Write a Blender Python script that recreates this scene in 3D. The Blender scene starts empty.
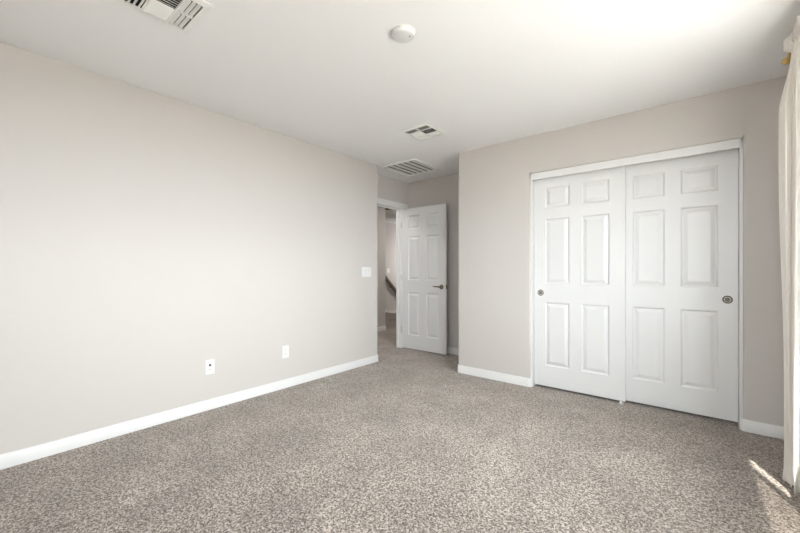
import bpy, bmesh, math, random
from mathutils import Vector, Matrix

random.seed(7)
S = bpy.context.scene
COL = S.collection
PI = math.pi

# ------------------------------------------------------------------ camera, world, sun, exposure
cam_d = bpy.data.cameras.new('camera')
cam_d.sensor_width = 36.0
cam_d.lens = 36.0 * 360.08 / 800.0
cam_d.shift_y = 3.86 / 800.0
cam_d.clip_start = 0.02
cam = bpy.data.objects.new('camera', cam_d)
cam.location = (3.067, 0.0, 1.1345)
cam.rotation_euler = (PI / 2, 0, math.radians(39.41))
COL.objects.link(cam)
S.camera = cam

S.view_settings.view_transform = 'Standard'
S.view_settings.look = 'None'
S.view_settings.gamma = 1.0
S.view_settings.use_curve_mapping = False
S.view_settings.exposure = 2.15
S.cycles.max_bounces = 16
S.cycles.diffuse_bounces = 10
S.cycles.transparent_max_bounces = 12
S.cycles.use_denoising = True
S.cycles.sample_clamp_indirect = 6.0

SUN_STRENGTH = 3.6
SKY_STRENGTH = 6.4
world = bpy.data.worlds.new('sky')
S.world = world
world.use_nodes = True
wn = world.node_tree.nodes
wn['Background'].inputs['Color'].default_value = (0.92, 0.96, 1.01, 1)
# sky with an added brighter lobe toward the window side to shape the light
wt = world.node_tree
tc_w = wn.new('ShaderNodeTexCoord')
dotn = wn.new('ShaderNodeVectorMath'); dotn.operation = 'DOT_PRODUCT'
dotn.inputs[1].default_value = Vector((0.97, -0.08, 0.18)).normalized()
wt.links.new(tc_w.outputs['Generated'], dotn.inputs[0])
mx0 = wn.new('ShaderNodeMath'); mx0.operation = 'MAXIMUM'; mx0.inputs[1].default_value = 0.0
wt.links.new(dotn.outputs['Value'], mx0.inputs[0])
pw = wn.new('ShaderNodeMath'); pw.operation = 'POWER'; pw.inputs[1].default_value = 4.0
wt.links.new(mx0.outputs[0], pw.inputs[0])
ma = wn.new('ShaderNodeMath'); ma.operation = 'MULTIPLY_ADD'
ma.inputs[1].default_value = SKY_STRENGTH * 0.9
ma.inputs[2].default_value = SKY_STRENGTH * 0.75
wt.links.new(pw.outputs[0], ma.inputs[0])
wt.links.new(ma.outputs[0], wn['Background'].inputs['Strength'])

sun_d = bpy.data.lights.new('sun', 'SUN')
sun_d.energy = SUN_STRENGTH
sun_d.angle = math.radians(0.6)
sun_d.color = (1.0, 0.96, 0.9)
sun = bpy.data.objects.new('sun', sun_d)
SUN_EL = math.radians(62)
sd = Vector((-0.37 * math.cos(SUN_EL), 0.93 * math.cos(SUN_EL), -math.sin(SUN_EL))).normalized()
sun.rotation_euler = sd.to_track_quat('-Z', 'Y').to_euler()
sun.location = (8, -6, 10)
COL.objects.link(sun)


def area_light(name, loc, direction, sx, sy, power, color=(1, 1, 1), portal=False):
    d = bpy.data.lights.new(name, 'AREA')
    d.shape = 'RECTANGLE'
    d.size, d.size_y = sx, sy
    d.energy = power
    d.color = color
    o = bpy.data.objects.new(name, d)
    o.location = loc
    o.rotation_euler = Vector(direction).to_track_quat('-Z', 'Y').to_euler()
    COL.objects.link(o)
    if portal:
        d.cycles.is_portal = True
    return o


# added area lamp outside the window, standing in for daylight bounced off the yard
area_light('window_fill_light', (3.95, 1.45, 1.25), (-1, 0.02, -0.05), 1.7, 1.3, 8.0, (0.9, 0.95, 1.0))
# portals in the window and the added rear opening: they only guide the sky's light through the glass
area_light('window_portal', (3.74, 1.59, 1.36), (-1, 0, 0), 1.68, 1.44, 1.0, portal=True)
area_light('added_window_portal', (2.675, -1.31, 1.465), (0, 1, 0), 1.15, 1.03, 1.0, portal=True)
# added lamp hidden in the stairwell to brighten its wall; no window is built
area_light('stair_fill_light', (-2.47, 8.2, 1.45), (-1, 0, 0), 0.8, 0.9, 3.6, (1.0, 0.98, 0.95))
# added fill lights without fixtures, unseen in the hall on both sides of the doorway
area_light('hall_fill_light', (-0.95, 3.2, 2.40), (0, 0, -1), 0.4, 0.4, 3.6, (1.0, 0.97, 0.94))
area_light('landing_fill_light', (-0.80, 6.0, 2.40), (0, 0, -1), 0.4, 0.4, 5.0, (1.0, 0.97, 0.94))


# ------------------------------------------------------------------ materials
def new_mat(name):
    m = bpy.data.materials.new(name)
    m.use_nodes = True
    nt = m.node_tree
    return m, nt, nt.nodes['Principled BSDF']


def plain(name, color, rough=0.5, metallic=0.0, bump=0.0, bscale=200.0, spec=0.5):
    m, nt, b = new_mat(name)
    b.inputs['Base Color'].default_value = (*color, 1)
    b.inputs['Roughness'].default_value = rough
    b.inputs['Metallic'].default_value = metallic
    b.inputs['Specular IOR Level'].default_value = spec
    if bump:
        tc = nt.nodes.new('ShaderNodeTexCoord')
        n = nt.nodes.new('ShaderNodeTexNoise')
        n.inputs['Scale'].default_value = bscale
        n.inputs['Detail'].default_value = 3
        bp = nt.nodes.new('ShaderNodeBump')
        bp.inputs['Strength'].default_value = bump
        bp.inputs['Distance'].default_value = 0.002
        nt.links.new(tc.outputs['Object'], n.inputs['Vector'])
        nt.links.new(n.outputs['Fac'], bp.inputs['Height'])
        nt.links.new(bp.outputs['Normal'], b.inputs['Normal'])
    return m


M = {}
M['wall'] = plain('greige_wall_paint', (0.535, 0.507, 0.482), 0.7, bump=0.15, bscale=110, spec=0.25)
M['ceiling'] = plain('white_ceiling_paint', (0.85, 0.85, 0.855), 0.85, bump=0.25, bscale=60, spec=0.1)
M['trim'] = plain('white_trim_paint', (0.68, 0.68, 0.675), 0.35, bump=0.03, bscale=300)
M['door'] = plain('white_door_paint', (0.68, 0.68, 0.675), 0.38, bump=0.05, bscale=250)
M['plastic'] = plain('white_plastic', (0.70, 0.70, 0.69), 0.3)
M['vent_white'] = plain('white_enamelled_steel', (0.82, 0.82, 0.80), 0.35)
M['dark'] = plain('painted_duct_shade', (0.015, 0.015, 0.015), 0.9)  # near-black colour standing in for the shade inside the ducts
M['black'] = plain('black_plastic', (0.02, 0.02, 0.025), 0.4)
M['bronze'] = plain('aged_bronze', (0.20, 0.155, 0.11), 0.35, 0.9)
M['nickel'] = plain('antique_nickel', (0.16, 0.135, 0.11), 0.45, 0.6)
M['cup'] = plain('dull_nickel_cup', (0.17, 0.15, 0.125), 0.55, 0.3)
M['brass'] = plain('brushed_brass', (0.62, 0.45, 0.18), 0.38, 0.9)
M['steel'] = plain('satin_steel', (0.55, 0.54, 0.52), 0.35, 0.9)
M['rail'] = plain('dark_stained_wood', (0.09, 0.065, 0.05), 0.45, bump=0.1, bscale=80)
M['outside'] = plain('sandy_ground', (0.46, 0.42, 0.37), 0.9, bump=0.3, bscale=3)
M['sill'] = plain('beige_stone_sill', (0.46, 0.42, 0.37), 0.4)
M['vinyl'] = plain('white_vinyl_frame', (0.85, 0.85, 0.83), 0.35)
M['frosted'] = plain('frosted_glass_bowl', (0.8, 0.78, 0.74), 0.35)


def carpet_mat():
    m, nt, b = new_mat('speckled_carpet')
    N, L = nt.nodes.new, nt.links.new
    tc = N('ShaderNodeTexCoord')

    def noise(scale, detail, rough=0.5):
        n = N('ShaderNodeTexNoise')
        n.inputs['Scale'].default_value = scale
        n.inputs['Detail'].default_value = detail
        n.inputs['Roughness'].default_value = rough
        L(tc.outputs['Object'], n.inputs['Vector'])
        return n
    v = N('ShaderNodeTexVoronoi')
    v.inputs['Scale'].default_value = 150
    L(tc.outputs['Object'], v.inputs['Vector'])
    sep = N('ShaderNodeSeparateColor')
    L(v.outputs['Color'], sep.inputs['Color'])
    fine = noise(200, 2, 0.6)
    mid = noise(80, 2, 0.55)
    mixv = N('ShaderNodeMath'); mixv.operation = 'MULTIPLY_ADD'
    L(fine.outputs['Fac'], mixv.inputs[0]); mixv.inputs[1].default_value = 1.0
    half = N('ShaderNodeMath'); half.operation = 'MULTIPLY_ADD'
    L(sep.outputs['Red'], half.inputs[0]); half.inputs[1].default_value = 0.40; half.inputs[2].default_value = -0.575
    mid2 = N('ShaderNodeMath'); mid2.operation = 'MULTIPLY_ADD'
    L(mid.outputs['Fac'], mid2.inputs[0]); mid2.inputs[1].default_value = 0.75
    L(half.outputs[0], mid2.inputs[2])
    L(mid2.outputs[0], mixv.inputs[2])
    ramp = N('ShaderNodeValToRGB')
    e = ramp.color_ramp.elements
    e[0].position = 0.30; e[0].color = (0.045, 0.036, 0.030, 1)
    e[1].position = 0.72; e[1].color = (0.42, 0.37, 0.33, 1)
    e2 = ramp.color_ramp.elements.new(0.5); e2.color = (0.175, 0.150, 0.131, 1)
    L(mixv.outputs[0], ramp.inputs['Fac'])
    # brushed patches left by feet and the vacuum cleaner: pile lying the other way
    big = noise(2.6, 4, 0.6)
    r2 = N('ShaderNodeValToRGB')
    r2.color_ramp.elements[0].position = 0.40; r2.color_ramp.elements[0].color = (0.88, 0.875, 0.87, 1)
    r2.color_ramp.elements[1].position = 0.72; r2.color_ramp.elements[1].color = (1.30, 1.29, 1.28, 1)
    L(big.outputs['Fac'], r2.inputs['Fac'])
    mul = N('ShaderNodeMix'); mul.data_type = 'RGBA'; mul.blend_type = 'MULTIPLY'
    mul.inputs['Factor'].default_value = 1.0
    L(ramp.outputs['Color'], mul.inputs['A']); L(r2.outputs['Color'], mul.inputs['B'])
    L(mul.outputs['Result'], b.inputs['Base Color'])
    b.inputs['Roughness'].default_value = 1.0
    b.inputs['Specular IOR Level'].default_value = 0.05
    b.inputs['Sheen Weight'].default_value = 0.35
    b.inputs['Sheen Roughness'].default_value = 0.55
    b.inputs['Sheen Tint'].default_value = (0.9, 0.84, 0.78, 1)
    bp = N('ShaderNodeBump')
    bp.inputs['Strength'].default_value = 0.35
    bp.inputs['Distance'].default_value = 0.005
    L(mixv.outputs[0], bp.inputs['Height'])
    L(bp.outputs['Normal'], b.inputs['Normal'])
    return m


M['carpet'] = carpet_mat()


def curtain_mat():
    m, nt, b = new_mat('cream_linen')
    N, L = nt.nodes.new, nt.links.new
    tc = N('ShaderNodeTexCoord')
    mp = N('ShaderNodeMapping'); mp.inputs['Scale'].default_value = (600, 600, 90)
    n = N('ShaderNodeTexNoise'); n.inputs['Scale'].default_value = 1.0
    L(tc.outputs['Object'], mp.inputs['Vector']); L(mp.outputs['Vector'], n.inputs['Vector'])
    bp = N('ShaderNodeBump'); bp.inputs['Strength'].default_value = 0.2; bp.inputs['Distance'].default_value = 0.001
    L(n.outputs['Fac'], bp.inputs['Height']); L(bp.outputs['Normal'], b.inputs['Normal'])
    b.inputs['Base Color'].default_value = (0.95, 0.93, 0.90, 1)
    b.inputs['Roughness'].default_value = 0.9
    b.inputs['Specular IOR Level'].default_value = 0.1
    tr = N('ShaderNodeBsdfTranslucent'); tr.inputs['Color'].default_value = (0.95, 0.93, 0.90, 1)
    mx = N('ShaderNodeMixShader'); mx.inputs['Fac'].default_value = 0.55
    L(b.outputs[0], mx.inputs[1]); L(tr.outputs[0], mx.inputs[2])
    L(mx.outputs[0], nt.nodes['Material Output'].inputs['Surface'])
    return m


M['curtain'] = curtain_mat()


def pane_mat(name, tint):
    m, nt, b = new_mat(name)
    N, L = nt.nodes.new, nt.links.new
    t = N('ShaderNodeBsdfTransparent'); t.inputs['Color'].default_value = (*tint, 1)
    g = N('ShaderNodeBsdfGlossy'); g.inputs['Roughness'].default_value = 0.02
    mx = N('ShaderNodeMixShader')
    mx.inputs['Fac'].default_value = 0.06
    L(t.outputs[0], mx.inputs[1]); L(g.outputs[0], mx.inputs[2])
    L(mx.outputs[0], nt.nodes['Material Output'].inputs['Surface'])
    return m


M['glass'] = pane_mat('window_glass', (0.95, 0.96, 0.95))
M['screen'] = pane_mat('sun_screen_mesh', (0.62, 0.61, 0.60))


# ------------------------------------------------------------------ mesh helpers
def add_box(bm, x0, x1, y0, y1, z0, z1, bevel=0.0):
    r = bmesh.ops.create_cube(bm, size=1.0)
    vs = r['verts']
    bmesh.ops.scale(bm, vec=(x1 - x0, y1 - y0, z1 - z0), verts=vs)
    bmesh.ops.translate(bm, vec=((x0 + x1) / 2, (y0 + y1) / 2, (z0 + z1) / 2), verts=vs)
    if bevel:
        es = list({e for v in vs for e in v.link_edges})
        bmesh.ops.bevel(bm, geom=es, offset=bevel, segments=2, affect='EDGES', profile=0.5)
    return vs


def add_cyl(bm, p0, p1, r0, r1=None, seg=24):
    r1 = r0 if r1 is None else r1
    p0, p1 = Vector(p0), Vector(p1)
    d = p1 - p0
    mat = Matrix.Translation((p0 + p1) / 2) @ d.to_track_quat('Z', 'Y').to_matrix().to_4x4()
    return bmesh.ops.create_cone(bm, cap_ends=True, segments=seg, radius1=r0, radius2=r1, depth=d.length, matrix=mat)['verts']


def add_lathe(bm, prof, origin=(0, 0, 0), axis=(0, 0, 1), seg=40):
    """profile of (radius, height) turned about an axis"""
    q = Vector(axis).to_track_quat('Z', 'Y').to_matrix()
    o = Vector(origin)
    rings = []
    for r, h in prof:
        if r < 1e-6:
            rings.append([bm.verts.new(o + q @ Vector((0, 0, h)))])
        else:
            rings.append([bm.verts.new(o + q @ Vector((r * math.cos(2 * PI * k / seg), r * math.sin(2 * PI * k / seg), h))) for k in range(seg)])
    for a, b in zip(rings, rings[1:]):
        for k in range(seg):
            k2 = (k + 1) % seg
            if len(a) == 1 and len(b) == 1:
                continue
            if len(a) == 1:
                bm.faces.new((a[0], b[k], b[k2]))
            elif len(b) == 1:
                bm.faces.new((a[k], a[k2], b[0]))
            else:
                bm.faces.new((a[k], a[k2], b[k2], b[k]))


def round_poly(pts, seg=6):
    """pts: (x, y, radius); corners with a radius become arcs"""
    out = []
    n = len(pts)
    for i, (x, y, r) in enumerate(pts):
        p = Vector((x, y))
        if r <= 0:
            out.append(p)
            continue
        a = (Vector(pts[i - 1][:2]) - p).normalized()
        b = (Vector(pts[(i + 1) % n][:2]) - p).normalized()
        c = p + (a + b) * r
        s = p + a * r - c
        e = p + b * r - c
        a0 = math.atan2(s.y, s.x); a1 = math.atan2(e.y, e.x)
        da = (a1 - a0 + PI) % (2 * PI) - PI
        for k in range(seg + 1):
            t = a0 + da * k / seg
            out.append(c + Vector((math.cos(t), math.sin(t))) * r)
    return out


def add_prism(bm, poly, z0, z1):
    lo = [bm.verts.new((p[0], p[1], z0)) for p in poly]
    hi = [bm.verts.new((p[0], p[1], z1)) for p in poly]
    n = len(poly)
    bm.faces.new(lo); bm.faces.new(hi)
    for i in range(n):
        j = (i + 1) % n
        bm.faces.new((lo[i], lo[j], hi[j], hi[i]))


def add_skirting(bm, path, h=0.083, t=0.012, side=1):
    """baseboard with an eased top edge swept along a floor path; side=+1: the board grows to the left of the path"""
    P = [Vector(p) for p in path]
    n = len(P)

    def off(d):
        o = []
        for i in range(n):
            ns = []
            if i > 0:
                a = (P[i] - P[i - 1]).normalized(); ns.append(Vector((-a.y, a.x)))
            if i < n - 1:
                a = (P[i + 1] - P[i]).normalized(); ns.append(Vector((-a.y, a.x)))
            m = sum(ns, Vector((0, 0))).normalized()
            k = d / max(0.3, m.dot(ns[0]))
            o.append(P[i] + m * k * side)
        return o
    prof = [(0.0, 0.0), (t, 0.0), (t, h - 0.007), (t - 0.003, h - 0.002), (t - 0.007, h), (0.0, h)]
    rows = []
    for d, z in prof:
        rows.append([bm.verts.new((p.x, p.y, z)) for p in off(d)])
    k = len(rows)
    for a in range(k):
        b = (a + 1) % k
        for i in range(n - 1):
            bm.faces.new((rows[a][i], rows[a][i + 1], rows[b][i + 1], rows[b][i]))
    bm.faces.new([rows[a][0] for a in range(k)])
    bm.faces.new([rows[a][-1] for a in range(k)][::-1])


def finish(bm, name, mat, parent=None, smooth=False, angle=35):
    bmesh.ops.recalc_face_normals(bm, faces=bm.faces)
    me = bpy.data.meshes.new(name)
    bm.to_mesh(me); bm.free()
    me.materials.append(mat)
    if smooth:
        for p in me.polygons:
            p.use_smooth = True
        me.set_sharp_from_angle(angle=math.radians(angle))
    o = bpy.data.objects.new(name, me)
    COL.objects.link(o)
    if parent is not None:
        o.parent = parent
        o.matrix_parent_inverse = Matrix.Translation(-Vector(parent.location))
    return o


def tag(o, label=None, cat=None, group=None, kind=None):
    if label: o['label'] = label
    if cat: o['category'] = cat
    if group: o['group'] = group
    if kind: o['kind'] = kind
    return o


def empty(name, loc, label=None, cat=None, group=None, kind=None):
    o = bpy.data.objects.new(name, None)
    o.location = loc
    o.empty_display_size = 0.05
    COL.objects.link(o)
    return tag(o, label, cat, group, kind)


def struct(name, bm, mat, label=None, smooth=False, cat=None):
    return tag(finish(bm, name, mat, smooth=smooth), label, cat, kind='structure')


B = bmesh.new
H = 2.44                     # ceiling height
YL = 3.30                    # end of the left wall
YC = 3.51                    # closet wall
XC = 1.02                    # free corner of the closet wall
YB = 4.235                   # back of the entry alcove
XD = -0.27                   # wall with the bedroom door
WX = 3.58                    # window wall
WT = 0.15                    # its thickness
YK = -1.2                    # wall behind the camera
WY0, WY1, WZ0, WZ1 = 0.75, 2.40, 0.64, 2.08
OX0, OX1, OZ = 1.823, 3.3255, 2.072   # closet opening in the drywall
BN = 0.018

# ------------------------------------------------------------------ floor, ceiling
bm = B()
add_box(bm, -0.40, WX + 0.05, YK - 0.05, YB + 0.02, -0.12, 0)
add_box(bm, -3.42, -0.40, 2.2, 7.3, -0.12, 0)
floor = struct('floor', bm, M['carpet'], 'speckled greige cut-pile carpet over the whole floor', cat='carpet')

bm = B()
add_box(bm, -0.40, WX + 0.05, YK - 0.05, YB + 0.02, H, H + 0.12)
add_box(bm, -3.52, -0.40, 2.2, 10.4, H, H + 0.12)
struct('ceiling', bm, M['ceiling'], 'white lightly textured ceiling', cat='ceiling')

# ------------------------------------------------------------------ walls
bm = B()
add_prism(bm, round_poly([(-0.35, YK - 0.1, 0), (0, YK - 0.1, 0), (0, YL, BN), (XD, YL, 0), (-0.35, YL, 0)]), 0, H)
struct('wall_left', bm, M['wall'], 'long bare greige wall with outlets', True, 'wall')

bm = B()
add_prism(bm, round_poly([(XC, YB, 0), (XC, YC, BN), (OX0, YC, BN), (OX0, YC + 0.15, 0), (XC + 0.12, YC + 0.15, 0), (XC + 0.12, YB, 0)]), 0, H)
add_prism(bm, round_poly([(OX1, YC + 0.15, 0), (OX1, YC, BN), (WX + 0.1, YC, 0), (WX + 0.1, YC + 0.15, 0)]), 0, H)
# header over the opening, rounded lower edge, drawn in the y-z plane and swept along x
pr = round_poly([(YC, H, 0), (YC, OZ, BN), (YC + 0.15, OZ, 0), (YC + 0.15, H, 0)])
a = [bm.verts.new((OX0 - 0.0, p.x, p.y)) for p in pr]
b = [bm.verts.new((OX1 + 0.0, p.x, p.y)) for p in pr]
bm.faces.new(a); bm.faces.new(b)
for i in range(len(pr)):
    j = (i + 1) % len(pr)
    bm.faces.new((a[i], a[j], b[j], b[i]))
# fillets that close the bullnose notch above the opening's corners
add_prism(bm, [(OX0 - BN, YC), (OX0 + 0.001, YC), (OX0 + 0.001, YC + BN), (OX0 - BN, YC + BN)], OZ + BN, H)
add_prism(bm, [(OX1 + BN, YC), (OX1 - 0.001, YC), (OX1 - 0.001, YC + BN), (OX1 + BN, YC + BN)], OZ + BN, H)
struct('wall_closet', bm, M['wall'], 'greige wall around the closet opening', True, 'wall')

bm = B()
add_box(bm, OX0 - 0.75, WX + 0.1, 4.2, 4.3, 0, H)
struct('wall_closet_back', bm, M['wall'], 'wall at the back of the closet', cat='wall')

bm = B()
add_box(bm, -0.35, XC + 0.12, YB, YB + 0.1, 0, H)
struct('wall_alcove', bm, M['wall'], 'shaded greige wall behind the open door', cat='wall')

DY0, DY1, DZ = 3.315, 4.078, 2.035       # bedroom door opening (clear)
bm = B()
add_box(bm, -0.35, XD, YL, DY0 - 0.018, 0, H)
add_box(bm, -0.35, XD, DY1 + 0.018, YB, 0, H)
add_box(bm, -0.35, XD, DY0 - 0.018, DY1 + 0.018, DZ + 0.018, H)
struct('wall_doorway', bm, M['wall'], 'greige wall over the open doorway', cat='wall')

bm = B()
add_box(bm, WX, WX + WT, YK - 0.1, WY0, 0, H)
add_box(bm, WX, WX + WT, WY1, 4.3, 0, H)
add_box(bm, WX, WX + WT, WY0, WY1, 0, WZ0)
add_box(bm, WX, WX + WT, WY0, WY1, WZ1, H)
struct('wall_right', bm, M['wall'], 'window wall behind the cream curtain', cat='wall')

bm = B()
BX0, BX1, BZ0, BZ1 = 2.1, 3.25, 0.95, 1.98  # opening cut for the added rear window
add_box(bm, -0.35, BX0, YK - 0.1, YK, 0, H)
add_box(bm, BX1, WX + WT, YK - 0.1, YK, 0, H)
add_box(bm, BX0, BX1, YK - 0.1, YK, 0, BZ0)
add_box(bm, BX0, BX1, YK - 0.1, YK, BZ1, H)
struct('wall_back', bm, M['wall'], 'greige wall opposite the closet', cat='wall')

# hall and stairwell beyond the door
bm = B()
add_prism(bm, round_poly([(-1.61, 2.2, 0), (-1.49, 2.2, 0), (-1.49, 5.12, BN), (-3.42, 5.12, 0), (-3.42, 5.0, 0), (-1.61, 5.0, 0)]), 0, H)
struct('wall_hall', bm, M['wall'], 'grey hall wall seen through the doorway, left of the stairs', True, 'wall')
bm = B()
add_box(bm, -1.49, -0.35, 2.1, 2.2, 0, H)
struct('wall_hall_end', bm, M['wall'], 'end wall of the hall', cat='wall')
bm = B()
add_box(bm, -3.52, -3.42, 5.0, 10.4, -2.7, H)
struct('wall_stair', bm, M['wall'], 'light wall of the stairwell carrying the handrail', cat='wall')
bm = B()
add_box(bm, -2.45, -0.35, 7.3, 7.4, -2.7, H)
add_box(bm, -2.45, -2.35, 7.3, 10.4, -2.7, H)
struct('wall_landing', bm, M['wall'], 'wall closing the landing beside the stairs', cat='wall')
bm = B()
add_box(bm, -0.48, -0.35, YB, 7.3, 0, H)
struct('wall_hall_right', bm, M['wall'], 'hall wall beyond the doorway', cat='wall')
bm = B()
add_box(bm, -3.42, -2.45, 10.3, 10.4, -2.7, H)
struct('wall_stair_end', bm, M['wall'], 'wall at the foot of the stairs', cat='wall')
bm = B()
for k in range(10):
    add_box(bm, -3.42, -2.45, 7.3 + k * 0.27, 7.3 + (k + 1) * 0.27 + 0.03, -2.7, -0.18 * (k + 1))
tag(finish(bm, 'staircase', M['carpet']), 'carpeted stairs going down beyond the hall', 'stairs', kind='structure')

# ground outside
bm = B()
add_box(bm, -40, 40, -40, 40, -3.2, -3.0)
struct('ground', bm, M['outside'], 'sandy yard below the window', cat='ground')

# ------------------------------------------------------------------ baseboards
def arc(cx, cy, r, a0, a1, n=6):
    return [(cx + r * math.cos(math.radians(a0 + (a1 - a0) * k / n)), cy + r * math.sin(math.radians(a0 + (a1 - a0) * k / n))) for k in range(n + 1)]


bm = B()
add_skirting(bm, [(0, YK)] + arc(-BN, YL - BN, BN, 0, 90) + [(XD, YL)], side=-1)
struct('baseboard_left', bm, M['trim'], 'white baseboard along the long bare wall', True, 'baseboard')
bm = B()
add_skirting(bm, [(XC, YB)] + arc(XC + BN, YC + BN, BN, 180, 270) + arc(OX0 - BN, YC + BN, BN, 270, 360) + [(OX0, YC + 0.045)], side=-1)
struct('baseboard_closet_left', bm, M['trim'], 'white baseboard between alcove corner and closet', True, 'baseboard')
bm = B()
add_skirting(bm, [(OX1, YC + 0.045)] + arc(OX1 + BN, YC + BN, BN, 180, 270) + [(WX, YC)], side=-1)
struct('baseboard_closet_right', bm, M['trim'], 'white baseboard between closet and curtain', True, 'baseboard')
bm = B()
add_skirting(bm, [(XD + 0.02, YB), (XC, YB)], side=-1)
struct('baseboard_alcove', bm, M['trim'], 'white baseboard on the wall behind the open door', True, 'baseboard')
bm = B()
add_skirting(bm, [(WX, YC), (WX, YK)], side=-1)
struct('baseboard_right', bm, M['trim'], 'white baseboard under the window', True, 'baseboard')
bm = B()
add_skirting(bm, [(WX, YK), (0, YK)], side=-1)
struct('baseboard_back', bm, M['trim'], 'white baseboard opposite the closet', True, 'baseboard')
bm = B()
add_skirting(bm, [(-1.49, 2.2)] + arc(-1.49 - BN, 5.12 - BN, BN, 0, 90) + [(-3.42, 5.12)], side=-1)
struct('baseboard_hall', bm, M['trim'], 'white baseboard on the hall wall through the doorway', True, 'baseboard')
bm = B()
add_skirting(bm, [(-3.42, 5.12), (-3.42, 7.3)], side=-1)
struct('baseboard_stair', bm, M['trim'], 'white baseboard end at the top of the stairs', True, 'baseboard')

# ------------------------------------------------------------------ window in the right wall
win = empty('window_1', (WX + 0.11, (WY0 + WY1) / 2, WZ0), kind='structure')
gx0, gx1 = WX + 0.075, WX + 0.125
bm = B()
add_box(bm, gx0, gx1, WY0, WY0 + 0.04, WZ0, WZ1)
add_box(bm, gx0, gx1, WY1 - 0.04, WY1, WZ0, WZ1)
add_box(bm, gx0, gx1, WY0, WY1, WZ0, WZ0 + 0.045)
add_box(bm, gx0, gx1, WY0, WY1, WZ1 - 0.04, WZ1)
add_box(bm, gx0, gx1, 1.15, 1.20, WZ0, WZ1)
add_box(bm, gx0, gx0 + 0.03, 1.953, 1.985, WZ0, WZ1)
finish(bm, 'window_frame', M['vinyl'], win)
bm = B()
add_box(bm, gx0 + 0.022, gx0 + 0.026, WY0 + 0.04, WY1 - 0.04, WZ0 + 0.045, WZ1 - 0.04)
finish(bm, 'window_pane', M['glass'], win)
bm = B()
add_box(bm, gx1 - 0.012, gx1 - 0.01, 1.20, 1.953, WZ0 + 0.045, WZ1 - 0.04)
finish(bm, 'window_screen', M['screen'], win)
bm = B()
add_box(bm, WX - 0.02, gx0, WY0 - 0.03, WY1 + 0.03, WZ0 - 0.02, WZ0 + 0.005, 0.004)
finish(bm, 'window_sill', M['sill'], win)

win = empty('added_window', ((BX0 + BX1) / 2, YK - 0.06, BZ0), kind='structure')  # added window behind the camera, out of view, to even out the light
bm = B()
for (a0, a1, b0, b1) in ((BX0, BX0 + 0.04, BZ0, BZ1), (BX1 - 0.04, BX1, BZ0, BZ1), (BX0, BX1, BZ0, BZ0 + 0.04), (BX0, BX1, BZ1 - 0.04, BZ1), (2.685, 2.715, BZ0, BZ1)):
    add_box(bm, a0, a1, YK - 0.08, YK - 0.04, b0, b1)
finish(bm, 'window_frame', M['vinyl'], win)
bm = B()
add_box(bm, BX0 + 0.04, BX1 - 0.04, YK - 0.062, YK - 0.058, BZ0 + 0.04, BZ1 - 0.04)
finish(bm, 'window_pane', M['glass'], win)

# ------------------------------------------------------------------ closet: jambs, track fascia
bm = B()
add_box(bm, OX0, OX0 + 0.017, YC + 0.012, YC + 0.15, 0, OZ)
add_box(bm, OX1 - 0.017, OX1, YC + 0.012, YC + 0.15, 0, OZ)
add_box(bm, OX0, OX1, YC + 0.012, YC + 0.15, OZ - 0.017, OZ)
struct('trim_1', bm, M['trim'], 'white jamb lining the closet opening', cat='trim')
bm = B()
add_box(bm, OX0 + 0.012, OX1 - 0.012, YC - 0.002, YC + 0.016, 2.008, OZ - 0.001, 0.002)
struct('trim_2', bm, M['trim'], 'white fascia board hiding the closet door track', cat='trim')


# ------------------------------------------------------------------ six panel doors
LW = 0.762
PX = [(0.100, 0.319), (0.421, 0.643)]
PZ = [(0.195, 0.806), (0.984, 1.607), (1.714, 1.908)]
LH = 2.012


def add_leaf(bm, t=0.034, w=LW, h=LH, px=PX, pz=PZ):
    """leaf in local space: hinge edge x=0, width +x, moulded faces at y=0 (front) and y=t (rear)"""
    for yf, s in ((0.0, 1), (t, -1)):
        def V(x, z, d=0.0):
            return bm.verts.new((x, yf + s * d, z))

        def quad(x0, x1, z0, z1):
            if x1 - x0 > 1e-6 and z1 - z0 > 1e-6:
                bm.faces.new((V(x0, z0), V(x1, z0), V(x1, z1), V(x0, z1)))
        zs = [0.0] + [z for p in pz for z in p] + [h]
        xs = [0.0] + [x for p in px for x in p] + [w]
        for i in range(len(zs) - 1):
            for j in range(len(xs) - 1):
                if i % 2 == 1 and j % 2 == 1:
                    x0, x1, z0, z1 = xs[j], xs[j + 1], zs[i], zs[i + 1]
                    prof = [(0.0, 0.0), (0.004, 0.005), (0.010, 0.0120), (0.016, 0.0125), (0.038, 0.0045), (0.043, 0.0025)]
                    rings = [[V(x0 + o, z0 + o, d), V(x1 - o, z0 + o, d), V(x1 - o, z1 - o, d), V(x0 + o, z1 - o, d)] for o, d in prof]
                    for a, b in zip(rings, rings[1:]):
                        for k in range(4):
                            k2 = (k + 1) % 4
                            bm.faces.new((a[k], a[k2], b[k2], b[k]))
                    bm.faces.new(rings[-1])
                else:
                    quad(xs[j], xs[j + 1], zs[i], zs[i + 1])
    for (x0, x1, z0, z1) in ((0, 0, 0, h), (w, w, 0, h)):
        bm.faces.new([bm.verts.new(p) for p in ((x0, 0, 0), (x0, t, 0), (x0, t, h), (x0, 0, h))])
    for z in (0, h):
        bm.faces.new([bm.verts.new(p) for p in ((0, 0, z), (w, 0, z), (w, t, z), (0, t, z))])
    bmesh.ops.remove_doubles(bm, verts=bm.verts, dist=0.0002)


def leaf_object(name, parent, origin, shift=0.0):
    bm = B()
    add_leaf(bm, px=[(a + shift, b + shift) for a, b in PX])
    bmesh.ops.translate(bm, vec=origin, verts=bm.verts)
    return finish(bm, name, M['door'], parent)


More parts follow.
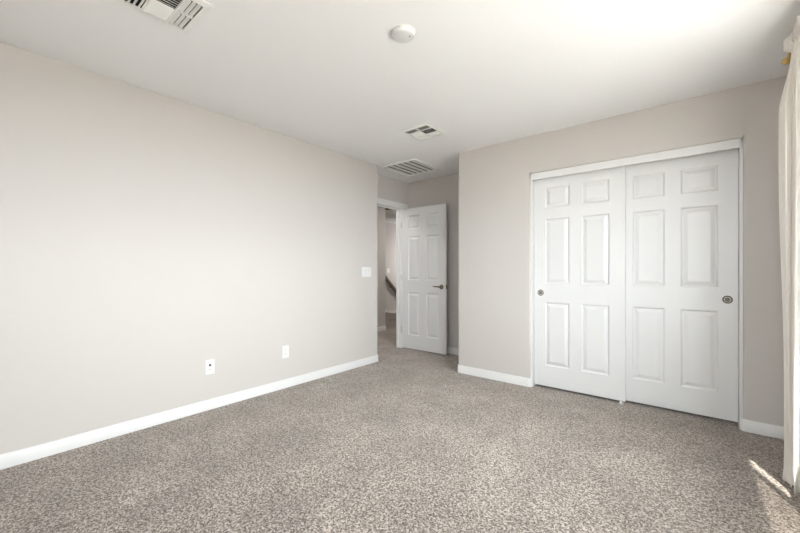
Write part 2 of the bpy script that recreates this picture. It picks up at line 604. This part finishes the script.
def flush_pull(parent, x, y, z, label):
    bm = B()
    add_lathe(bm, [(0, 0.0015), (0.019, 0.0015), (0.0215, -0.001), (0.024, -0.0035), (0.027, -0.004), (0.0295, -0.002), (0.0300, 0.002)], (x, y, z), (0, 1, 0), 40)
    o = finish(bm, 'finger_pull', M['nickel'], parent, True, 50)
    bm = B()
    add_lathe(bm, [(0, -0.0005), (0.016, -0.0005), (0.019, 0.001)], (x, y, z), (0, 1, 0), 32)
    finish(bm, 'cup', M['cup'], o, True)
    return o


dl = empty('door_2', (1.843, 3.57, 0.022), 'white six-panel sliding closet door on the left, in front of the other', 'door', kind='structure')
leaf_object('door_panel', dl, (1.843, 3.57, 0.022))
flush_pull(dl, 1.902, 3.57, 0.918, None)
dr = empty('door_3', (2.5445, 3.61, 0.022), 'white six-panel sliding closet door nearer the curtain, behind the other', 'door', kind='structure')
leaf_object('door_panel', dr, (2.5445, 3.61, 0.022), 0.009)
flush_pull(dr, 3.2485, 3.61, 0.917, None)

# floor guide between the two closet doors
g = empty('door_guide', (2.585, 3.585, 0.0), 'small white plastic guide on the carpet under the meeting closet doors', 'door guide')
bm = B()
add_box(bm, 2.567, 2.585, 3.545, 3.565, 0.0, 0.028, 0.003)
finish(bm, 'fin', M['plastic'], g)
bm = B()
add_box(bm, 2.562, 2.592, 3.545, 3.640, 0.0, 0.008, 0.002)
finish(bm, 'base_plate', M['plastic'], g)

# ------------------------------------------------------------------ bedroom door and its frame
bm = B()
add_box(bm, -0.35, XD, DY0 - 0.018, DY0, 0, DZ)
add_box(bm, -0.35, XD, DY1, DY1 + 0.018, 0, DZ)
add_box(bm, -0.35, XD, DY0 - 0.018, DY1 + 0.018, DZ, DZ + 0.018)
add_box(bm, -0.345, -0.312, DY1 - 0.011, DY1, 0, DZ)
add_box(bm, -0.345, -0.312, DY0, DY1, DZ - 0.011, DZ)
struct('trim_3', bm, M['trim'], 'white jamb of the bedroom doorway', cat='trim')


def add_casing(bm, x0, x1):
    add_box(bm, x0, x1, DY1 + 0.006, min(DY1 + 0.085, YB), 0, DZ + 0.085, 0.003)
    add_box(bm, x0, x1, YL + 0.001, YB - 0.002, DZ + 0.006, DZ + 0.085, 0.003)


bm = B()
add_box(bm, XD, XD + 0.015, DY1 + 0.006, DY1 + 0.09, 0, DZ + 0.006, 0.003)
add_box(bm, XD, XD + 0.015, YL + 0.001, YB - 0.002, DZ + 0.006, DZ + 0.082, 0.003)
struct('trim_4', bm, M['trim'], 'white casing over the bedroom doorway', cat='trim')

HX, HY = -0.252, 4.088
dd = empty('door_1', (HX, HY, 0.012), 'white six-panel bedroom door standing open in the alcove', 'door', kind='structure')
LW1 = 0.748
bm = B()
add_leaf(bm, w=LW1, px=[(0.112, 0.312), (0.436, 0.636)])
bmesh.ops.translate(bm, vec=(HX, HY, 0.012), verts=bm.verts)
finish(bm, 'door_panel', M['door'], dd)


def lever(y_face, s):
    """s=-1: the face looking into the room"""
    x, z = HX + LW1 - 0.066, 0.912
    bm = B()
    add_lathe(bm, [(0, 0.010), (0.020, 0.010), (0.028, 0.007), (0.032, 0.003), (0.0325, 0.0)], (x, y_face, z), (0, s, 0), 32)
    rose = finish(bm, 'rosette', M['bronze'], dd, True, 50)
    bm = B()
    y = y_face + s * 0.045
    add_cyl(bm, (x, y_face + s * 0.008, z), (x, y + s * 0.006, z), 0.0105, 0.0105)
    pts = [(0.012, 0.0, 0.011), (-0.01, 0.001, 0.0105), (-0.04, 0.004, 0.0095), (-0.075, 0.003, 0.0085), (-0.10, 0.009, 0.0075), (-0.112, 0.013, 0.005)]
    prev = None
    for dx, dz, r in pts:
        ring = [bm.verts.new((x + dx, y + 0.7 * r * math.cos(2 * PI * k / 14), z + dz + r * math.sin(2 * PI * k / 14))) for k in range(14)]
        if prev:
            for k in range(14):
                bm.faces.new((prev[k], prev[(k + 1) % 14], ring[(k + 1) % 14], ring[k]))
        else:
            bm.faces.new(ring)
        prev = ring
    bm.faces.new(prev[::-1])
    finish(bm, 'door_handle', M['bronze'], dd, True, 50)


lever(HY, -1)
lever(HY + 0.034, 1)
bm = B()
add_box(bm, HX + LW1 - 0.0005, HX + LW1 + 0.0015, HY + 0.005, HY + 0.029, 0.884, 0.940)
add_box(bm, HX + LW1, HX + LW1 + 0.011, HY + 0.010, HY + 0.024, 0.902, 0.922, 0.003)
finish(bm, 'latch', M['bronze'], dd)
for z in (0.27, 1.03, 1.80):
    bm = B()
    add_cyl(bm, (HX - 0.005, HY - 0.006, z - 0.044), (HX - 0.005, HY - 0.006, z + 0.044), 0.0065, seg=16)
    add_box(bm, XD, HX + 0.001, HY - 0.0065, HY - 0.0045, z - 0.044, z + 0.044)
    add_cyl(bm, (HX - 0.005, HY - 0.006, z + 0.044), (HX - 0.005, HY - 0.006, z + 0.052), 0.004, 0.002, seg=12)
    finish(bm, 'hinge', M['steel'], dd, True)


# ------------------------------------------------------------------ ceiling registers
def add_slat(bm, c, along, length, width, tilt, th=0.0012):
    """thin tilted blade centred at c; along 'x' or 'y'"""
    r = bmesh.ops.create_cube(bm, size=1.0)['verts']
    sc = (length, width, th) if along == 'x' else (width, length, th)
    bmesh.ops.scale(bm, vec=sc, verts=r)
    rot = Matrix.Rotation(tilt, 3, 'X' if along == 'x' else 'Y')
    bmesh.ops.rotate(bm, cent=(0, 0, 0), matrix=rot, verts=r)
    bmesh.ops.translate(bm, vec=c, verts=r)


def register(cx, cy, label):
    """square three-way supply register: end banks blow along y, the middle bank splits to both sides"""
    t = empty('ceiling_vent', (cx, cy, H), label, 'vent', 'ceiling supply vents')
    w = 0.325
    h = w / 2
    bm = B()
    q = 0.130
    z0, z1 = H - 0.011, H
    # sloping flange ring
    o = [(-h, -h), (h, -h), (h, h), (-h, h)]
    i_ = [(-q, -q), (q, -q), (q, q), (-q, q)]
    ro = [bm.verts.new((cx + x, cy + y, H)) for x, y in o]
    rm = [bm.verts.new((cx + x * 0.995, cy + y * 0.995, H - 0.006)) for x, y in o]
    ri = [bm.verts.new((cx + x, cy + y, z0)) for x, y in i_]
    rt = [bm.verts.new((cx + x, cy + y, H - 0.001)) for x, y in i_]
    for a, b in ((ro, rm), (rm, ri), (ri, rt)):
        for k in range(4):
            bm.faces.new((a[k], a[(k + 1) % 4], b[(k + 1) % 4], b[k]))
    # bars between the banks
    for yb in (-0.055, 0.055):
        add_box(bm, cx - q, cx + q, cy + yb - 0.005, cy + yb + 0.005, z0, H - 0.001)
    add_box(bm, cx - 0.005, cx + 0.005, cy - q, cy - 0.055, z0, H - 0.001)
    add_box(bm, cx - 0.005, cx + 0.005, cy + 0.055, cy + q, z0, H - 0.001)
    finish(bm, 'frame', M['vent_white'], t)
    bm = B()
    add_box(bm, cx - q, cx + q, cy - q, cy + q, H - 0.0012, H - 0.0004)  # dark plate painted as the shade inside the duct; no hole is cut
    finish(bm, 'duct_shade_plate', M['dark'], t)
    zc = H - 0.008
    for s in (-1, 1):
        bm = B()
        for k in range(3):
            yy = cy + s * (0.071 + k * 0.0215)
            for sx in (-1, 1):
                add_slat(bm, (cx + sx * 0.0675, yy, zc), 'x', 0.118, 0.0165, s * math.radians(-38))
        finish(bm, 'louver_bank', M['vent_white'], t)
    bm = B()
    for k in range(14):
        xx = cx - 0.1175 + k * 0.01808
        add_slat(bm, (xx, cy, zc), 'y', 0.098, 0.0104, math.radians(-38) if k < 7 else math.radians(38))
    finish(bm, 'louver_bank', M['vent_white'], t)
    return t


register(1.066, 0.625, 'square white ceiling vent nearest the viewer, cut by the top of the picture')
register(1.083, 2.765, 'square white ceiling vent just before the entry alcove, beside the larger return grille')

# return air grille in the alcove ceiling
rx0, rx1, ry0, ry1 = 0.0, 0.535, 3.345, 3.895
t = empty('return_air_grille', ((rx0 + rx1) / 2, (ry0 + ry1) / 2, H), 'large white return air grille with long slats in the alcove ceiling', 'vent')
bm = B()
f = 0.014
for bx in ((rx0, rx1, ry0, ry0 + f), (rx0, rx1, ry1 - f, ry1), (rx0, rx0 + f, ry0 + f, ry1 - f), (rx1 - f, rx1, ry0 + f, ry1 - f)):
    add_box(bm, bx[0], bx[1], bx[2], bx[3], H - 0.017, H, 0.002)
finish(bm, 'frame', M['vent_white'], t)
bm = B()
add_box(bm, rx0 + f, rx1 - f, ry0 + f, ry1 - f, H - 0.0015, H - 0.0005)  # dark sheet under the ceiling standing in for shade behind the slats
finish(bm, 'duct_shade_plate', M['dark'], t)
bm = B()
n = 6
for k in range(n):
    pitch = (rx1 - rx0 - 2 * f) / n
    add_slat(bm, (rx0 + f + (k + 0.5) * pitch, (ry0 + ry1) / 2, H - 0.008), 'y', ry1 - ry0 - 2 * f, pitch * 0.93, math.radians(6))
finish(bm, 'slats', M['vent_white'], t)

# smoke detector
sx, sy = 1.826, 1.540
t = empty('smoke_detector', (sx, sy, H), 'round white smoke detector on the ceiling', 'smoke detector')
bm = B()
add_lathe(bm, [(0.068, 0.0), (0.068, 0.005), (0.064, 0.007), (0.062, 0.017), (0.057, 0.023), (0.047, 0.0255), (0, 0.026)], (sx, sy, H), (0, 0, -1), 48)
finish(bm, 'housing', M['plastic'], t, True, 40)
bm = B()
add_lathe(bm, [(0.0042, -0.001), (0.0042, 0.002), (0.003, 0.003), (0, 0.003)], (1.858, 1.555, H - 0.0245), (0, 0, -1), 14)
finish(bm, 'indicator', M['black'], t)

# ------------------------------------------------------------------ wall plates on the left wall
def plate(bm, y, z, w, h=0.117):
    add_box(bm, 0.0, 0.006, y - w / 2, y + w / 2, z - h / 2, z + h / 2, 0.0022)


def screw(parent, y, z):
    bm = B()
    add_lathe(bm, [(0.0032, 0.0), (0.0028, 0.0012), (0, 0.0014)], (0.006, y, z), (1, 0, 0), 14)
    finish(bm, 'screw', M['vent_white'], parent, True)


y, z = 1.2855, 0.347
t = empty('data_wall_plate', (0, y, z), 'white wall plate with black data jack and coax socket, low on left wall', 'wall plate')
bm = B(); plate(bm, y, z, 0.072)
finish(bm, 'cover_plate', M['plastic'], t)
bm = B(); add_box(bm, 0.005, 0.0075, y - 0.0085, y + 0.0085, z + 0.005, z + 0.024, 0.001)
finish(bm, 'data_jack', M['black'], t)
bm = B()
add_cyl(bm, (0.005, y, z - 0.020), (0.0085, y, z - 0.020), 0.0075, seg=6)
add_cyl(bm, (0.008, y, z - 0.020), (0.015, y, z - 0.020), 0.0046, seg=20)
finish(bm, 'coax_socket', M['steel'], t)
screw(t, y, z + 0.047); screw(t, y, z - 0.047)

y, z = 1.9855, 0.348
t = empty('power_outlet', (0, y, z), 'white duplex power outlet low on the left wall, nearer the door', 'outlet')
bm = B(); plate(bm, y, z, 0.072)
finish(bm, 'cover_plate', M['plastic'], t)
for s in (1, -1):
    zc = z + s * 0.0195
    bm = B()
    poly = [(math.cos(a) * 0.0172, max(-0.0135, min(0.0135, math.sin(a) * 0.0172))) for a in [2 * PI * k / 36 for k in range(36)]]
    lo = [bm.verts.new((0.0055, y + p, zc + q)) for p, q in poly]
    hi = [bm.verts.new((0.0078, y + p * 0.97, zc + q * 0.97)) for p, q in poly]
    bm.faces.new(hi)
    for k in range(36):
        bm.faces.new((lo[k], lo[(k + 1) % 36], hi[(k + 1) % 36], hi[k]))
    rec = finish(bm, 'receptacle', M['plastic'], t)
    bm = B()
    add_box(bm, 0.0074, 0.0082, y - 0.0075, y - 0.0052, zc - 0.001, zc + 0.008)
    add_box(bm, 0.0074, 0.0082, y + 0.0055, y + 0.0075, zc - 0.001, zc + 0.007)
    add_cyl(bm, (0.0074, y, zc - 0.0075), (0.0082, y, zc - 0.0075), 0.0026, seg=12)
    finish(bm, 'slots', M['black'], rec)
screw(t, y, z)

y, z = 3.089, 1.114
t = empty('light_switch', (0, y, z), 'white three-rocker light switch plate on the left wall by the doorway', 'light switch')
bm = B(); plate(bm, y, z, 0.163)
finish(bm, 'cover_plate', M['plastic'], t)
for k in (-1, 0, 1):
    yc = y + k * 0.046
    bm = B()
    v = [(0.0058, -0.0165, -0.0335), (0.0058, 0.0165, -0.0335), (0.0058, 0.0165, 0.0335), (0.0058, -0.0165, 0.0335)]
    w_ = [(0.0085, -0.0155, -0.0325), (0.0085, 0.0155, -0.0325), (0.0066, 0.0155, 0.0), (0.0066, -0.0155, 0.0), (0.0105, 0.0155, 0.0325), (0.0105, -0.0155, 0.0325)]
    lo = [bm.verts.new((p[0], yc + p[1], z + p[2])) for p in v]
    hi = [bm.verts.new((p[0], yc + p[1], z + p[2])) for p in w_]
    bm.faces.new((hi[0], hi[1], hi[2], hi[3])); bm.faces.new((hi[3], hi[2], hi[4], hi[5]))
    bm.faces.new((lo[0], lo[1], hi[1], hi[0])); bm.faces.new((lo[2], lo[3], hi[5], hi[4]))
    bm.faces.new((lo[1], lo[2], hi[4], hi[2], hi[1])); bm.faces.new((lo[3], lo[0], hi[0], hi[3], hi[5]))
    finish(bm, 'rocker', M['plastic'], t)
for k in (-1, 0, 1):
    for s in (-1, 1):
        screw(t, y + k * 0.046, z + s * 0.0485)

# ------------------------------------------------------------------ curtain rod and curtain
RX, RZ, RY1 = 3.470, 2.335, 2.968
t = empty('curtain_rod', (RX, 1.2, RZ), 'brass curtain rod with a rounded finial above the cream curtain', 'curtain rod')
bm = B()
add_cyl(bm, (RX, -0.45, RZ), (RX, RY1, RZ), 0.0095, seg=24)
finish(bm, 'rod', M['brass'], t, True)
bm = B()
add_lathe(bm, [(0, 0.049), (0.010, 0.0475), (0.0175, 0.042), (0.0215, 0.034), (0.0215, 0.027), (0.0165, 0.017), (0.0115, 0.012), (0.0135, 0.009), (0.0135, 0.003), (0.0105, 0.0), (0, 0.0)], (RX, RY1, RZ), (0, 1, 0), 32)
finish(bm, 'finial', M['brass'], t, True, 50)
for by in (2.50, -0.30):
    bm = B()
    add_cyl(bm, (WX, by, RZ - 0.016), (RX, by, RZ - 0.016), 0.006, seg=16)
    add_box(bm, WX - 0.004, WX, by - 0.015, by + 0.015, RZ - 0.045, RZ + 0.02, 0.001)
    add_cyl(bm, (RX, by - 0.006, RZ), (RX, by + 0.006, RZ), 0.0135, seg=24)
    finish(bm, 'bracket', M['brass'], t, True)


def smooth(a, b, x):
    t_ = max(0.0, min(1.0, (x - a) / (b - a)))
    return t_ * t_ * (3 - 2 * t_)


def build_curtain():
    bm = B()
    nu, nv = 200, 130
    ztop, zbot = 2.384, 0.014
    grid = []
    for j in range(nv + 1):
        v = j / nv
        z = ztop + (zbot - ztop) * v
        row = []
        body = smooth(2.30, 1.98, z)           # 0 at the rod, 1 once the folds hang free
        head = smooth(2.350, 2.384, z)
        hem = smooth(0.16, 0.0, z)
        for i in range(nu + 1):
            u = i / nu
            dz = z - RZ
            if dz < 0:
                dz = min(0.0, dz + 0.006 + 0.020 * smooth(0.78, 0.95, u))
            pocket = 1.0 - smooth(0.017, 0.036, abs(dz))
            ph = 2 * PI * 2.7 * u + 0.4 * math.sin(1.6 * z + 4 * u)
            A = 0.013 + 0.012 * body + 0.003 * head
            fold = math.sin(ph) + 0.35 * body * math.sin(2.3 * ph + 1.1 * z + 1.0)
            cx = RX + body * (0.021 - 0.043 * u)
            x = cx + A * fold + 0.0035 * (1 - body) * math.sin(8.5 * ph)
            x += head * 0.006 * math.sin(ph * 1.7 + 0.8)
            # the rod pocket bulges round the rod on the room side
            x = x * (1 - pocket) + pocket * (RX - 0.0135 - 0.009 * (0.5 + 0.5 * math.sin(3.1 * ph)) - 0.022 * smooth(0.80, 0.95, u))
            y0, y1 = 2.545 + 0.095 * body, 2.762 + 0.063 * body
            y = y0 + (y1 - y0) * u + (0.012 * body + 0.004) * math.sin(2 * ph + 0.6)
            zz = z + head * 0.007 * math.sin(ph * 1.3)
            # the hem breaks on the carpet
            x += hem * (-0.010 + 0.012 * math.sin(ph * 1.9 + 0.4) + 0.010 * (1 - u))
            y += hem * (-0.045 * (0.5 + 0.5 * math.sin(ph * 1.2 + 2.0)) + 0.01)
            zz += 0.016 * hem * (0.5 + 0.5 * math.sin(ph * 2.2 + 1.1))
            zz += 0.012 * math.sin(PI * min(1, z / 0.12)) * math.sin(ph * 1.6) * (1 if z < 0.12 else 0)
            row.append(bm.verts.new((min(x, WX - 0.016), y, max(zz, 0.006))))
        grid.append(row)
    for j in range(nv):
        for i in range(nu):
            bm.faces.new((grid[j][i], grid[j][i + 1], grid[j + 1][i + 1], grid[j + 1][i]))
    o = finish(bm, 'curtain', M['curtain'])
    for p in o.data.polygons:
        p.use_smooth = True
    md = o.modifiers.new('thickness', 'SOLIDIFY')
    md.thickness = 0.0018
    md.offset = 0.0
    tag(o, 'cream full-length curtain panel gathered at the right edge', 'curtain')
    # back of the rod pocket, on the wall side of the rod
    bm = B()
    n = 60
    rows = []
    for dz in (-0.034, -0.017, 0.0, 0.017, 0.034):
        rows.append([bm.verts.new((RX + 0.0145 + 0.006 * (0.5 + 0.5 * math.sin(0.9 * i)), 2.548 + 0.212 * i / n, RZ + dz)) for i in range(n + 1)])
    for a_, b_ in zip(rows, rows[1:]):
        for i in range(n):
            bm.faces.new((a_[i], a_[i + 1], b_[i + 1], b_[i]))
    k = finish(bm, 'rod_pocket', M['curtain'], o, True)
    md = k.modifiers.new('thickness', 'SOLIDIFY')
    md.thickness = 0.0018
    return o


build_curtain()

# ------------------------------------------------------------------ hall: handrail, switch, ceiling lamp
t = empty('handrail', (-3.42, 7.3, 0.95), 'dark wooden stair handrail seen through the doorway', 'handrail')
bm = B()
p0, p1 = Vector((-3.345, 7.15, 0.985)), Vector((-3.345, 9.4, -1.04))
d = (p1 - p0).normalized()
up = Vector((1, 0, 0)).cross(d).normalized()
sec = [(-0.025, -0.042), (0.025, -0.042), (0.030, 0.0), (0.025, 0.034), (0.010, 0.043), (-0.010, 0.043), (-0.025, 0.034), (-0.030, 0.0)]
ra = [bm.verts.new(p0 + Vector((1, 0, 0)) * a_ + up * b_) for a_, b_ in sec]
rb = [bm.verts.new(p1 + Vector((1, 0, 0)) * a_ + up * b_) for a_, b_ in sec]
bm.faces.new(ra); bm.faces.new(rb)
for k in range(8):
    bm.faces.new((ra[k], ra[(k + 1) % 8], rb[(k + 1) % 8], rb[k]))
finish(bm, 'rail', M['rail'], t)
for q in (0.12, 0.5, 0.88):
    p = p0.lerp(p1, q)
    bm = B()
    add_cyl(bm, (-3.42, p.y, p.z - 0.07), (-3.35, p.y, p.z - 0.07), 0.006, seg=12)
    add_cyl(bm, (-3.35, p.y, p.z - 0.076), (-3.345, p.y, p.z - 0.02), 0.006, seg=12)
    finish(bm, 'bracket', M['bronze'], t)

t = empty('hall_light_switch', (-3.42, 7.37, 1.115), 'small white switch plate on the stairwell wall above the handrail', 'light switch')
bm = B()
add_box(bm, -3.42, -3.413, 7.325, 7.440, 1.065, 1.187, 0.002)
finish(bm, 'cover_plate', M['plastic'], t)
bm = B()
add_box(bm, -3.414, -3.409, 7.347, 7.418, 1.092, 1.160, 0.002)
finish(bm, 'rocker', M['plastic'], t)

lx, ly = -1.93, 5.80
t = empty('ceiling_lamp', (lx, ly, H), 'dark-rimmed flush ceiling lamp in the hall, glimpsed at the top of the doorway', 'lamp')
bm = B()
add_lathe(bm, [(0, 0.0), (0.165, 0.0), (0.172, 0.012), (0.165, 0.035), (0.15, 0.04), (0, 0.04)], (lx, ly, H), (0, 0, -1), 40)
finish(bm, 'base', M['bronze'], t, True)
bm = B()
add_lathe(bm, [(0.145, 0.038), (0.14, 0.06), (0.11, 0.085), (0.06, 0.10), (0, 0.105)], (lx, ly, H), (0, 0, -1), 40)
finish(bm, 'lamp_shade', M['frosted'], t, True)
